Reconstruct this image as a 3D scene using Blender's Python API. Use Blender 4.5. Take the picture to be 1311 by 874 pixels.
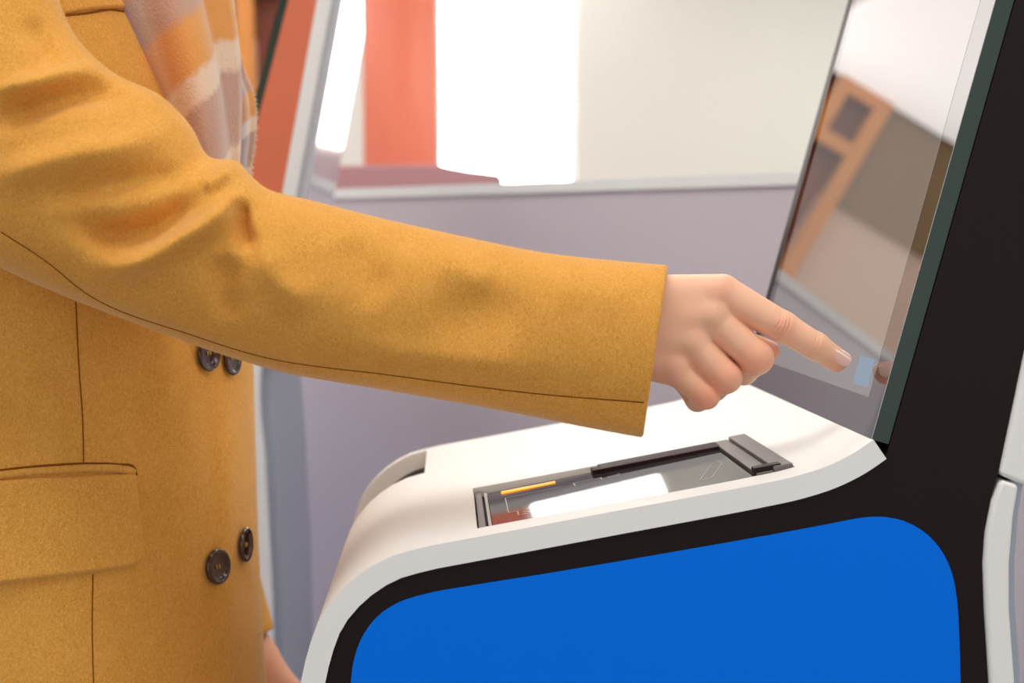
import bpy, bmesh, math
import numpy as np
from mathutils import Vector, Matrix
from mathutils.bvhtree import BVHTree

# ------------------------------------------------------------------ clear
for o in list(bpy.data.objects):
    bpy.data.objects.remove(o, do_unlink=True)
scene = bpy.context.scene
COL = scene.collection

# ------------------------------------------------------------------ camera
FPX = 1311 * 50.0 / 36.0
CX, CY = 655.5, 437.0
CAM = np.array([0.0, 0.0, 1.07])
YAW = math.atan(82.5 / FPX)
PIT = math.atan(117.0 / FPX)
FW = np.array([math.sin(YAW) * math.cos(PIT), math.cos(YAW) * math.cos(PIT), -math.sin(PIT)])
RT = np.array([math.cos(YAW), -math.sin(YAW), 0.0])
UP = np.cross(RT, FW)
cd = bpy.data.cameras.new('camera')
cam = bpy.data.objects.new('camera', cd)
COL.objects.link(cam)
cd.lens = 50.0
cd.sensor_width = 36.0
cd.clip_start = 0.05
cd.dof.use_dof = True
cd.dof.focus_distance = 0.95
cd.dof.aperture_fstop = 6.3
cam.matrix_world = Matrix(((RT[0], UP[0], -FW[0], CAM[0]), (RT[1], UP[1], -FW[1], CAM[1]),
                           (RT[2], UP[2], -FW[2], CAM[2]), (0, 0, 0, 1)))
scene.camera = cam

# ------------------------------------------------------------------ world and exposure
w = bpy.data.worlds.new('hall_light')
scene.world = w
w.use_nodes = True
bg = w.node_tree.nodes['Background']
bg.inputs[0].default_value = (1.0, 0.985, 0.97, 1)
bg.inputs[1].default_value = 0.8
scene.view_settings.view_transform = 'Standard'
scene.view_settings.look = 'None'
scene.view_settings.exposure = 0.1
scene.view_settings.gamma = 1.0
scene.view_settings.use_curve_mapping = False
CEIL_E = 6.5
WIN_E = 14.0


# ------------------------------------------------------------------ helpers
def ray(u, v):
    return FW + RT * (u - CX) / FPX - UP * (v - CY) / FPX


def at(u, v, Y):                       # the point at distance Y in depth seen in direction (u, v)
    d = ray(u, v)
    return CAM + d * (Y / d[1])


def atn(u, v, Y):                      # the same for arrays
    u = np.asarray(u, float); v = np.asarray(v, float); Y = np.asarray(Y, float)
    d = FW + RT * ((u - CX) / FPX)[..., None] - UP * ((v - CY) / FPX)[..., None]
    return CAM + d * (Y / d[..., 1])[..., None]


def projn(P):
    d = P - CAM
    z = d @ FW
    return CX + FPX * (d @ RT) / z, CY - FPX * (d @ UP) / z


def xz(u, v, Y=0.87):
    p = at(u, v, Y)
    return (p[0], p[2])


def lin(r, g, b):
    f = lambda c: (c / 255) / 12.92 if c / 255 <= 0.04045 else ((c / 255 + 0.055) / 1.055) ** 2.4
    return (f(r), f(g), f(b), 1)


def mat(name, rgb, rough=0.5, metal=0.0, spec=0.5, bump=0.0, bscale=200, vary=0.0, vscale=30, emit=None, estr=0, sheen=0, coat=0):
    m = bpy.data.materials.new(name)
    m.use_nodes = True
    nt = m.node_tree
    b = nt.nodes['Principled BSDF']
    b.inputs['Base Color'].default_value = lin(*rgb)
    b.inputs['Roughness'].default_value = rough
    b.inputs['Metallic'].default_value = metal
    b.inputs['Specular IOR Level'].default_value = spec
    b.inputs['Coat Weight'].default_value = coat
    b.inputs['Coat Roughness'].default_value = 0.05
    if sheen:
        b.inputs['Sheen Weight'].default_value = sheen
        b.inputs['Sheen Roughness'].default_value = 0.35
        b.inputs['Sheen Tint'].default_value = (1, 0.93, 0.8, 1)
    if emit:
        b.inputs['Emission Color'].default_value = lin(*emit)
        b.inputs['Emission Strength'].default_value = estr
    tc = nt.nodes.new('ShaderNodeTexCoord')
    if vary:
        n = nt.nodes.new('ShaderNodeTexNoise')
        n.inputs['Scale'].default_value = vscale
        n.inputs['Detail'].default_value = 4
        nt.links.new(tc.outputs['Object'], n.inputs['Vector'])
        mx = nt.nodes.new('ShaderNodeMix'); mx.data_type = 'RGBA'
        c = lin(*rgb)
        mx.inputs[6].default_value = tuple(x * (1 - vary) for x in c[:3]) + (1,)
        mx.inputs[7].default_value = tuple(min(1, x * (1 + vary)) for x in c[:3]) + (1,)
        nt.links.new(n.outputs['Fac'], mx.inputs[0])
        nt.links.new(mx.outputs[2], b.inputs['Base Color'])
    if bump:
        n2 = nt.nodes.new('ShaderNodeTexNoise')
        n2.inputs['Scale'].default_value = bscale
        n2.inputs['Detail'].default_value = 3
        nt.links.new(tc.outputs['Object'], n2.inputs['Vector'])
        bp = nt.nodes.new('ShaderNodeBump')
        bp.inputs['Strength'].default_value = bump
        bp.inputs['Distance'].default_value = 0.001
        nt.links.new(n2.outputs['Fac'], bp.inputs['Height'])
        nt.links.new(bp.outputs['Normal'], b.inputs['Normal'])
    return m


def empty(name, loc, label=None, cat=None, group=None):
    o = bpy.data.objects.new(name, None)
    COL.objects.link(o)
    o.location = loc
    o.empty_display_size = 0.1
    tag(o, label, cat, group)
    return o


def tag(o, label=None, cat=None, group=None, kind=None):
    if label: o['label'] = label
    if cat: o['category'] = cat
    if group: o['group'] = group
    if kind: o['kind'] = kind
    return o


def wloc(o):
    p = Vector((0, 0, 0))
    while o:
        p += Vector(o.location)
        o = o.parent
    return p


def obj(name, verts, faces, m, parent=None, smooth=False, origin=None):
    """one mesh object; verts in world metres"""
    V = np.asarray(verts, float)
    base = np.array(wloc(parent)) if parent else np.zeros(3)
    if origin is None:
        org = np.array([V[:, 0].mean(), V[:, 1].mean(), V[:, 2].min()]) if parent is None else base
    else:
        org = np.array(origin, float)
    me = bpy.data.meshes.new(name)
    me.from_pydata((V - org).tolist(), [], [list(map(int, f)) for f in faces])
    me.update()
    if smooth:
        me.polygons.foreach_set('use_smooth', [True] * len(me.polygons))
    me.materials.append(m)
    o = bpy.data.objects.new(name, me)
    COL.objects.link(o)
    o.location = Vector(org - base)
    if parent: o.parent = parent
    return o


def fixn(o):
    bm = bmesh.new(); bm.from_mesh(o.data)
    bmesh.ops.recalc_face_normals(bm, faces=bm.faces)
    bm.to_mesh(o.data); bm.free()
    return o


def bevel(o, width=0.002, seg=3, ang=40):
    b = o.modifiers.new('bevel', 'BEVEL')
    b.width = width; b.segments = seg; b.limit_method = 'ANGLE'; b.angle_limit = math.radians(ang)
    o.data.polygons.foreach_set('use_smooth', [True] * len(o.data.polygons))
    wn = o.modifiers.new('wn', 'WEIGHTED_NORMAL'); wn.keep_sharp = True
    return o


BOXF = [(0, 1, 3, 2), (4, 6, 7, 5), (0, 4, 5, 1), (2, 3, 7, 6), (0, 2, 6, 4), (1, 5, 7, 3)]


def box(name, lo, hi, m, parent=None, bev=0, frame=None):
    """box between two corners; frame = (origin, e1, e2, e3)"""
    V = []
    for i in (0, 1):
        for j in (0, 1):
            for k in (0, 1):
                V.append(((lo, hi)[i][0], (lo, hi)[j][1], (lo, hi)[k][2]))
    V = np.array(V, float)
    if frame:
        o_, e1, e2, e3 = frame
        V = o_ + V[:, :1] * e1 + V[:, 1:2] * e2 + V[:, 2:3] * e3
    o = fixn(obj(name, V, BOXF, m, parent))
    if bev: bevel(o, bev, 2)
    return o


def prism(name, pts, y0, y1, m, parent=None, bev=0):
    """polygon in XZ extruded along Y"""
    n = len(pts)
    V = [(p[0], y0, p[1]) for p in pts] + [(p[0], y1, p[1]) for p in pts]
    F = [list(range(n)), list(range(2 * n - 1, n - 1, -1))]
    F += [(i, (i + 1) % n, n + (i + 1) % n, n + i) for i in range(n)]
    o = fixn(obj(name, V, F, m, parent))
    if bev: bevel(o, bev, 3, 50)
    return o


def catmull(P, n):
    """resample a polyline of any dimension into n smooth points, evenly spaced along its knots"""
    P = np.asarray(P, float)
    k = len(P)
    L = np.maximum(np.linalg.norm(np.diff(P, axis=0), axis=1), 1e-9)
    x = np.concatenate([[0], np.cumsum(L)])
    sl = np.diff(P, axis=0) / L[:, None]
    T = np.empty_like(P)
    T[0] = sl[0]; T[-1] = sl[-1]
    T[1:-1] = (sl[:-1] * L[1:, None] + sl[1:] * L[:-1, None]) / (L[:-1] + L[1:])[:, None]
    t = np.linspace(0, x[-1], n)
    i = np.clip(np.searchsorted(x, t, side='right') - 1, 0, k - 2)
    h = L[i][:, None]
    f = ((t - x[i]) / L[i])[:, None]
    return ((2 * f ** 3 - 3 * f ** 2 + 1) * P[i] + (f ** 3 - 2 * f ** 2 + f) * h * T[i]
            + (-2 * f ** 3 + 3 * f ** 2) * P[i + 1] + (f ** 3 - f ** 2) * h * T[i + 1])


def gridfaces(nr, nc, closed=True):
    F = []
    for r in range(nr - 1):
        for c in range(nc if closed else nc - 1):
            d = (c + 1) % nc
            F.append((r * nc + c, r * nc + d, (r + 1) * nc + d, (r + 1) * nc + c))
    return F


def tube(name, path, rad, m, parent=None, seg=8, caps=True):
    P = np.asarray(path, float)
    n = len(P)
    R = np.broadcast_to(np.asarray(rad, float), (n,))
    T = np.gradient(P, axis=0)
    T /= np.linalg.norm(T, axis=1)[:, None] + 1e-12
    ref = np.array([0.13, 0.9, 0.41])
    A = np.cross(T, ref); A /= np.linalg.norm(A, axis=1)[:, None]
    B = np.cross(T, A)
    a = np.linspace(0, 2 * np.pi, seg, endpoint=False)
    V = P[:, None] + R[:, None, None] * (A[:, None] * np.cos(a)[None, :, None] + B[:, None] * np.sin(a)[None, :, None])
    F = gridfaces(n, seg)
    if caps:
        F.append(list(range(seg))[::-1]); F.append([(n - 1) * seg + i for i in range(seg)])
    return obj(name, V.reshape(-1, 3), F, m, parent, smooth=True)


def polydist(u, v, pts):
    """distance to a polyline and the place of the nearest point along it, 0 to 1"""
    pts = np.asarray(pts, float)
    d = np.full(u.shape, 1e9); w_ = np.zeros(u.shape)
    n = len(pts) - 1
    for i, (a, b) in enumerate(zip(pts[:-1], pts[1:])):
        ab = b - a
        t = np.clip(((u - a[0]) * ab[0] + (v - a[1]) * ab[1]) / (ab @ ab + 1e-9), 0, 1)
        q = np.hypot(u - a[0] - t * ab[0], v - a[1] - t * ab[1])
        w_ = np.where(q < d, (i + t) / n, w_)
        d = np.minimum(d, q)
    return d, w_


# implicit surfaces -------------------------------------------------
def cone(P, a, b, ra, rb):
    a = np.asarray(a, float); b = np.asarray(b, float)
    ab = b - a
    t = np.clip(((P - a) @ ab) / (ab @ ab + 1e-12), 0, 1)
    return np.linalg.norm(P - a - t[..., None] * ab, axis=-1) - (ra + (rb - ra) * t)


def ellip(P, c, r):
    q = (P - np.asarray(c, float)) / np.asarray(r, float)
    k = np.linalg.norm(q, axis=-1)
    return (k - 1) * min(r)


def smin(a, b, k):
    h = np.clip(0.5 + 0.5 * (b - a) / k, 0, 1)
    return b + (a - b) * h - k * h * (1 - h)


def nets(f, lo, hi, step):
    """naive surface nets of f over a box"""
    ax = [np.arange(l, h + step, step) for l, h in zip(lo, hi)]
    G = np.stack(np.meshgrid(*ax, indexing='ij'), -1).astype(np.float32)
    val = f(G)
    nx, ny, nz = val.shape
    s = val < 0
    cs = np.zeros((nx - 1, ny - 1, nz - 1), np.int8)
    for i in (0, 1):
        for j in (0, 1):
            for k in (0, 1):
                cs += s[i:nx - 1 + i, j:ny - 1 + j, k:nz - 1 + k]
    act = (cs > 0) & (cs < 8)
    idx = np.argwhere(act)
    ids = -np.ones(act.shape, np.int64)
    ids[act] = np.arange(len(idx))
    acc = np.zeros((len(idx), 3)); cnt = np.zeros(len(idx))
    corners = [(i, j, k) for i in (0, 1) for j in (0, 1) for k in (0, 1)]
    for c0 in corners:
        for d in range(3):
            if c0[d] == 0:
                c1 = list(c0); c1[d] = 1
                v0 = val[idx[:, 0] + c0[0], idx[:, 1] + c0[1], idx[:, 2] + c0[2]]
                v1 = val[idx[:, 0] + c1[0], idx[:, 1] + c1[1], idx[:, 2] + c1[2]]
                x = (v0 < 0) != (v1 < 0)
                t = np.where(x, v0 / np.where(x, v0 - v1, 1), 0)
                p = np.array(c0, float)[None] + t[:, None] * (np.array(c1) - np.array(c0))[None]
                acc += np.where(x[:, None], p, 0); cnt += x
    V = (idx + acc / np.maximum(cnt, 1)[:, None]) * step + np.array([a[0] for a in ax])
    F = []
    for d in range(3):
        sl0 = [slice(None)] * 3; sl1 = [slice(None)] * 3
        sl0[d] = slice(0, -1); sl1[d] = slice(1, None)
        a = s[tuple(sl0)]; b = s[tuple(sl1)]
        e = np.argwhere(a != b)
        o1, o2 = (d + 1) % 3, (d + 2) % 3
        e = e[(e[:, o1] > 0) & (e[:, o2] > 0) & (e[:, o1] < val.shape[o1] - 1) & (e[:, o2] < val.shape[o2] - 1)]
        def cell(da, db):
            q = e.copy(); q[:, o1] -= da; q[:, o2] -= db
            return ids[q[:, 0], q[:, 1], q[:, 2]]
        q = np.stack([cell(1, 1), cell(0, 1), cell(0, 0), cell(1, 0)], 1)
        flip = ~a[e[:, 0], e[:, 1], e[:, 2]]
        q[flip] = q[flip][:, ::-1]
        F.append(q)
    return V, np.concatenate(F)


# ------------------------------------------------------------------ materials
M = {}
M['white'] = mat('white_shell', (240, 240, 238), 0.5, spec=0.3, vary=0.02, vscale=12, bump=0.05, bscale=60)
M['black'] = mat('brown_black_panel', (26, 14, 12), 0.45, spec=0.2)
M['flare_tint'] = mat('flare_tinted_panel', (222, 118, 84), 0.4, vary=0.06, vscale=8)  # lens flare's red tint put into the dark side's base colour
M['blue'] = mat('blue_panel', (0, 116, 240), 0.5, spec=0.08)
M['backgrey'] = mat('grey_back_panel', (160, 170, 182), 0.3)
M['backwhite'] = mat('pale_back_panel', (205, 208, 216), 0.18, coat=0.4)
M['glassedge'] = mat('green_glass_edge', (40, 60, 53), 0.25)
M['darkbrown'] = mat('dark_brown_plastic', (40, 20, 19), 0.55, spec=0.15)
M['metal'] = mat('grey_metal', (108, 102, 98), 0.4, metal=0.3)
M['print'] = mat('pale_print', (205, 205, 205), 0.6)
M['led'] = mat('orange_led', (255, 170, 60), 0.4, emit=(255, 165, 60), estr=1.2)


def screen_mat(name, base, refl, emit=None, estr=0):
    m = bpy.data.materials.new(name)
    m.use_nodes = True
    nt = m.node_tree
    b = nt.nodes['Principled BSDF']
    b.inputs['Base Color'].default_value = lin(*base)
    b.inputs['Roughness'].default_value = 0.3
    b.inputs['Specular IOR Level'].default_value = 0.0
    if emit:
        b.inputs['Emission Color'].default_value = lin(*emit)
        b.inputs['Emission Strength'].default_value = estr
    g = nt.nodes.new('ShaderNodeBsdfGlossy')
    g.inputs['Roughness'].default_value = 0.012
    fr = nt.nodes.new('ShaderNodeValue'); fr.outputs[0].default_value = refl
    mx = nt.nodes.new('ShaderNodeMixShader')
    nt.links.new(fr.outputs[0], mx.inputs[0])
    nt.links.new(b.outputs[0], mx.inputs[1]); nt.links.new(g.outputs[0], mx.inputs[2])
    nt.links.new(mx.outputs[0], nt.nodes['Material Output'].inputs[0])
    # faint dust specks and smears on the glass
    return m


M['screen'] = screen_mat('dark_screen_glass', (14, 12, 14), 0.56)
M['display'] = screen_mat('lit_display_glass', (20, 18, 18), 0.56, (235, 228, 222), 0.3)
M['button'] = screen_mat('blue_touch_button', (40, 60, 80), 0.5, (150, 205, 235), 0.55)
M['scanglass'] = screen_mat('scanner_glass', (60, 58, 62), 0.42)

# ------------------------------------------------------------------ the setting
M['floor'] = mat('grey_floor', (150, 148, 150), 0.3, vary=0.04, vscale=3)
M['ceil'] = mat('white_ceiling', (240, 238, 235), 0.8)
M['wallpale'] = mat('pale_wall', (238, 240, 232), 0.8, vary=0.02, vscale=1.5)
M['wallcream'] = mat('cream_wall', (236, 208, 186), 0.7, vary=0.04, vscale=2)
M['walllive'] = mat('olive_wall', (142, 116, 80), 0.7, vary=0.12, vscale=5)
M['wallbrown'] = mat('brown_wood', (122, 58, 34), 0.5, vary=0.15, vscale=6)
M['orangewood'] = mat('orange_wood', (226, 150, 72), 0.5, vary=0.08, vscale=9)
M['partition'] = mat('lilac_grey_partition', (208, 197, 204), 0.45, vary=0.02, vscale=5)
M['pillar'] = mat('flare_paled_pillar', (250, 136, 104), 0.45, vary=0.05, vscale=3)  # orange-red paint, paled with the lens flare's wash
M['mauve'] = mat('mauve_counter', (200, 146, 150), 0.5, vary=0.04, vscale=6)
M['window'] = mat('bright_window', (255, 255, 255), 0.3, emit=(255, 253, 250), estr=WIN_E)
M['added_lamp'] = mat('added_lamp_diffuser', (255, 255, 255), 0.4, emit=(255, 250, 242), estr=CEIL_E)

YB = 7.25
fl = box('floor', (-5, -4, -0.1), (5, 8.6, 0), M['floor']); tag(fl, kind='structure')
ce = box('ceiling', (-5, -2.5, 2.72), (5, 8.6, 2.82), M['ceil']); tag(ce, kind='structure')
# back wall in sections round the window opening
wb = empty('wall_back', (0, YB, 0)); tag(wb, kind='structure')
box('pale_section', (0.655, YB, 0), (5, YB + 0.12, 2.72), M['wallpale'], wb)
box('pale_section', (-0.055, YB, 0), (0.655, YB + 0.12, 1.15), M['wallpale'], wb)
box('pale_section', (-0.56, YB, 0), (-0.055, YB + 0.12, 2.72), M['wallpale'], wb)
box('brown_section', (-0.95, YB, 0), (-0.56, YB + 0.12, 2.72), M['wallbrown'], wb)
box('cream_section', (-5, YB, 0), (-0.95, YB + 0.12, 2.12), M['wallcream'], wb)
box('olive_section', (-5, YB - 0.03, 2.12), (-0.95, YB + 0.12, 2.72), M['walllive'], wb)
wn = empty('window_1', (0.30, YB, 1.15)); tag(wn, kind='structure')
box('pane', (-0.05, YB + 0.05, 1.155), (0.65, YB + 0.06, 2.70), M['window'], wn)
for lo, hi in (((-0.055, 1.15), (-0.03, 2.72)), ((0.63, 1.15), (0.655, 2.72)), ((-0.03, 1.15), (0.63, 1.175)), ((-0.03, 2.695), (0.63, 2.72))):
    box('window_frame', (lo[0], YB + 0.02, lo[1]), (hi[0], YB + 0.05, hi[1]), M['ceil'], wn)
# wooden frame standing before the brown wall
wf = empty('wooden_frame', (-0.88, YB - 0.08, 0), 'orange wooden post with a small open square frame at its top, before the brown wall', 'frame')
y0, y1 = YB - 0.12, YB - 0.04
box('post', (-1.035, y0, 0), (-0.955, y1, 2.69), M['orangewood'], wf)
box('post', (-0.80, y0, 2.335), (-0.73, y1, 2.69), M['orangewood'], wf)
box('rail', (-0.955, y0, 2.615), (-0.80, y1, 2.69), M['orangewood'], wf)
box('rail', (-0.955, y0, 2.335), (-0.80, y1, 2.405), M['orangewood'], wf)
# red pillar
a = np.linspace(0, 2 * np.pi, 40, endpoint=False)
V = [(-0.175 + 0.145 * math.cos(t), 5.5 + 0.145 * math.sin(t), z) for z in (0.0, 2.72) for t in a]
p = obj('pillar', V, gridfaces(2, 40) + [list(range(40)), list(range(40, 80))], M['pillar'])
fixn(p)
for q in p.data.polygons: q.use_smooth = len(q.vertices) == 4
tag(p, 'round red pillar paled with flare wash, standing beside the bright window', 'pillar')
# angled partition: line Y = 2.50 - 0.85 X, top at 1.178
PA = np.array([-1.6, 2.50 + 0.85 * 1.6]); PB = np.array([1.0, 2.50 - 0.85])
d = (PB - PA) / np.linalg.norm(PB - PA); nn = np.array([-d[1], d[0]])
def pbox(name, z0, z1, t0, t1, m, par):
    fr = (np.array([PA[0], PA[1], 0.0]), np.array([d[0], d[1], 0]), np.array([nn[0], nn[1], 0]), np.array([0, 0, 1.0]))
    return box(name, (0, t0, z0), (np.linalg.norm(PB - PA), t1, z1), m, par, frame=fr)
pt = empty('partition', ((PA + PB)[0] / 2, (PA + PB)[1] / 2, 0), 'low lilac grey partition with a white top edge behind the kiosks', 'partition')
pbox('panel', 0, 1.165, 0, 0.05, M['partition'], pt)
pbox('cap', 1.165, 1.183, -0.006, 0.056, M['white'], pt)
# mauve counter behind the partition
prism('counter', [(-0.62, 0), (-0.62, 1.315), (-0.02, 1.32), (0.06, 1.305), (0.15, 1.295), (0.165, 1.28), (0.165, 0)], 4.2, 4.75, M['mauve'], bev=0.01)
tag(bpy.data.objects['counter'], 'mauve counter with a tapered end in front of the pillar', 'counter')
# added ceiling lights out of view, placed to light coat, ledge and wall
for i, (x, y) in enumerate(((0.95, -0.1), (-0.45, 0.5), (-0.9, 1.85), (0.9, 2.4), (1.3, 4.6), (2.3, 5.9))):
    t = empty('added_ceiling_light', (x, y, 2.68), 'added unseen panel light, flat, white and rectangular, under the ceiling', 'ceiling light', 'added panel lights under the ceiling')
    box('housing', (x - 0.62, y - 0.32, 2.69), (x + 0.62, y + 0.32, 2.72), M['white'], t)
    box('diffuser', (x - 0.6, y - 0.3, 2.68), (x + 0.6, y + 0.3, 2.69), M['added_lamp'], t)

t = empty('luminous_ceiling_panel', (-1.42, 5.1, 2.68), 'large square luminous white panel before the brown and cream wall', 'ceiling light')
box('housing', (-2.42, 3.0, 2.69), (-0.42, 7.2, 2.72), M['white'], t)
M['added_lamp2'] = mat('large_diffuser', (255, 255, 255), 0.4, emit=(255, 252, 250), estr=1.05)
box('diffuser', (-2.40, 3.02, 2.68), (-0.44, 7.18, 2.69), M['added_lamp2'], t)

# ------------------------------------------------------------------ kiosk
YN, YF = 0.868, 1.315
TH = 0.0148


def make_kiosk(label, side_mat):
    K = empty('check_in_kiosk', (0.13, (YN + YF) / 2, 0), label, 'kiosk', 'self-service kiosks')
    # ledge shell: outer profile in XZ
    pr = [(-0.070, 0.06), (-0.085, 0.35), (-0.0925, 0.62), (-0.093, 0.74)]
    pr += [xz(*q) for q in ((385.5, 872), (393, 838), (412, 787), (446, 746), (496, 713), (553, 697))]
    pr1 = catmull(pr, 70)
    pr2 = catmull([xz(*q) for q in ((553, 697), (680, 673.5), (800, 651), (900, 632.5), (970, 619), (1020, 608), (1060, 595), (1092, 579), (1117, 562))], 60)
    prof = np.concatenate([pr1, pr2[1:]])
    X0, X1 = 0.0183, 0.2222
    NX = -0.0195
    prof = prof.tolist()
    for xv in (NX, X0, X1):
        for i in range(len(prof) - 1):
            if prof[i][0] < xv < prof[i + 1][0] and prof[i][1] > 0.8:
                t = (xv - prof[i][0]) / (prof[i + 1][0] - prof[i][0])
                prof.insert(i + 1, [xv, prof[i][1] + t * (prof[i + 1][1] - prof[i][1])])
                break
    prof = np.array(prof)
    ys = [YN, 0.895, 1.047, 1.168, 1.300, YF]
    V = [(p[0], y, p[1]) for p in prof for y in ys]
    F = []
    nc = len(ys)
    eps = 1e-6
    for r in range(len(prof) - 1):
        xa, xb = prof[r][0], prof[r + 1][0]
        zc = (prof[r][1] + prof[r + 1][1]) / 2
        for c in range(nc - 1):
            if c == 1 and xa >= X0 - eps and xb <= X1 + eps and zc > 0.8: continue
            if c == 3 and xb <= NX + eps and zc > 0.72: continue
            F.append((r * nc + c, r * nc + c + 1, (r + 1) * nc + c + 1, (r + 1) * nc + c))
    sh = obj('ledge_shell', V, F, M['white'], K)
    # faces must point outwards (up)
    me = sh.data
    if sum(q.normal.z for q in me.polygons) < 0: me.flip_normals()
    so = sh.modifiers.new('solid', 'SOLIDIFY'); so.thickness = TH; so.offset = -1; so.use_even_offset = True
    bevel(sh, 0.0016, 2, 50)
    # body under the shell
    dp = np.gradient(prof, axis=0); dp /= np.linalg.norm(dp, axis=1)[:, None]
    inn = prof + np.stack([dp[:, 1], -dp[:, 0]], 1) * (TH + 0.0004)
    g0 = np.array(xz(1117, 563)); g1 = np.array(xz(1276, 0)); gd = (g1 - g0) / np.linalg.norm(g1 - g0)
    gn = np.array([gd[1], -gd[0]])
    ZT = 1.50
    gtop = g0 + gd * ((ZT - g0[1]) / gd[1])
    gb = lambda p, t: tuple(np.array(p) + gn * t)
    low = [xz(*q) for q in ((1277, 610), (1268, 640), (1260, 680), (1257, 720), (1259, 780), (1265, 874))]
    low += [(0.345, 0.6), (0.348, 0.3), (0.348, 0.02)]
    up0 = np.array(xz(1277, 608)); up1 = np.array(xz(1311, 446)); ud = (up1 - up0) / np.linalg.norm(up1 - up0)
    utop = up0 + ud * ((ZT - up0[1]) / ud[1])
    poly = [(-0.05, 0.02)] + [tuple(q) for q in inn[::2]] + [tuple(inn[-1])]
    poly += [gb(g0, 0.0115), gb(gtop, 0.0115), tuple(utop)] + low
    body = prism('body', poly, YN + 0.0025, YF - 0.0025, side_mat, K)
    # blue side panels
    bp = [(449, 876), (452, 850), (459, 825), (471, 803), (490, 783), (515, 769), (545, 760), (600, 750), (700, 734), (850, 708.5), (1000, 682), (1070, 669),
          (1105, 662.5), (1130, 661.5), (1158, 667), (1182, 680), (1203, 702), (1217, 730), (1224, 765), (1227, 810), (1229, 876)]
    bxz = [xz(*q) for q in bp]
    bxz = [(bxz[0][0], 0.12)] + [tuple(q) for q in catmull(bxz, 90)] + [(bxz[-1][0] + 0.004, 0.12)]
    prism('side_panel', bxz, YN + 0.0008, YN + 0.004, M['blue'], K)
    prism('side_panel', bxz, YF - 0.004, YF - 0.0008, M['blue'], K)
    # screen glass and lit display
    GN, GF = 0.8715, 1.243
    prism('screen_edge', [tuple(g0), tuple(gtop), gb(gtop, 0.011), gb(g0, 0.011)], GN, GF, M['glassedge'], K)
    fr = (np.array([g0[0], GN, g0[1]]), np.array([gd[0], 0, gd[1]]), np.array([0, 1.0, 0]), np.array([-gn[0], 0, -gn[1]]))
    L = np.linalg.norm(gtop - g0); W = GF - GN
    sc = box('screen_glass', (0.0, 0.0, -0.0002), (L - 0.002, W, 0.0004), M['screen'], K, frame=fr)
    box('display', (0.0245, 0.028, 0.0002), (L - 0.03, W - 0.016, 0.00052), M['display'], sc, frame=fr)
    box('touch_button', (0.030, 0.036, 0.0004), (0.049, 0.068, 0.00062), M['button'], sc, frame=fr)
    # white back covers
    rt = [xz(*q) for q in ((1303, 620), (1296, 660), (1291, 720), (1291, 780), (1298, 874))] + [(0.366, 0.6), (0.370, 0.3), (0.370, 0.02)]
    lf = [xz(*q) for q in ((1279, 613), (1268, 640), (1260, 680), (1257, 720), (1259, 780), (1265, 874))] + [(0.345, 0.6), (0.348, 0.3), (0.348, 0.02)]
    prism('back_cover', [(x + 0.0006, z) for x, z in lf] + rt[::-1], YN - 0.001, YF + 0.001, M['white'], K, bev=0.003)
    un = np.array([ud[1], -ud[0]])
    q0 = up0 + ud * 0.0005
    prism('back_cover', [tuple(q0 + un * 0.0006), tuple(utop + un * 0.0006), tuple(utop + un * 0.020), tuple(q0 + un * 0.0195 - ud * 0.004)], YN - 0.001, YF + 0.001, M['white'], K, bev=0.003)
    # rear panels standing inside the covers
    rp = [(x - 0.004, z) for x, z in rt]
    prism('rear_panel', rp + [(x + 0.012, z) for x, z in rt[::-1]], YN + 0.02, YF - 0.02, M['backgrey'], K, bev=0.002)
    b0 = q0 + un * 0.019; b1 = b0 + ud * ((1.42 - b0[1]) / ud[1])
    prism('rear_panel', [tuple(b0), tuple(b1 + ud * 0.07), tuple(b1 + un * 0.014), tuple(b0 + un * 0.014)], YN + 0.015, YF - 0.015, M['backwhite'], K, bev=0.003)
    # base plinth
    box('plinth', (-0.06, YN + 0.02, 0), (0.36, YF - 0.02, 0.03), M['darkbrown'], K)
    # document scanner let into the ledge
    p0 = np.array([X0, 0.895, np.interp(X0, prof[70:, 0], prof[70:, 1])])
    p1 = np.array([X1, 0.895, np.interp(X1, prof[70:, 0], prof[70:, 1])])
    e1 = (p1 - p0); SL = np.linalg.norm(e1); e1 /= SL
    e2 = np.array([0, 1.0, 0]); e3 = np.cross(e1, e2); SW = 0.152
    fs = (p0, e1, e2, e3)
    tl = math.radians(0.6)
    fg = (p0 - e3 * (SL - 0.02) * math.tan(tl), e1 * math.cos(tl) + e3 * math.sin(tl), e2, e3 * math.cos(tl) - e1 * math.sin(tl))
    sn = box('document_scanner', (0.0006, 0.0006, -0.0142), (SL - 0.0006, SW - 0.0006, -0.0075), M['darkbrown'], K, frame=fs)
    box('scanner_glass', (0.010, 0.002, -0.0052), (SL - 0.026, SW - 0.010, -0.0022), M['scanglass'], sn, frame=fg)
    box('glass_edge_strip', (0.0012, 0.0012, -0.0074), (0.0055, SW - 0.0012, -0.0030), M['metal'], sn, frame=fs)
    box('glass_edge_strip', (0.0075, 0.0012, -0.0074), (0.0095, SW - 0.010, -0.0035), M['print'], sn, frame=fs)
    box('slide_bar', (0.094, SW - 0.024, -0.0074), (0.184, SW - 0.001, 0.0003), M['darkbrown'], sn, bev=0.0008, frame=fs)
    box('slide_bar', (0.088, SW - 0.022, -0.0070), (0.1, SW - 0.008, 0.0000), M['darkbrown'], sn, bev=0.0006, frame=fs)
    box('end_block', (SL - 0.025, 0.001, -0.0074), (SL - 0.014, SW - 0.001, 0.0002), M['metal'], sn, bev=0.0006, frame=fs)
    box('end_block', (SL - 0.0138, 0.001, -0.0074), (SL - 0.001, SW - 0.004, 0.0026), M['metal'], sn, bev=0.0008, frame=fs)
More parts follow.
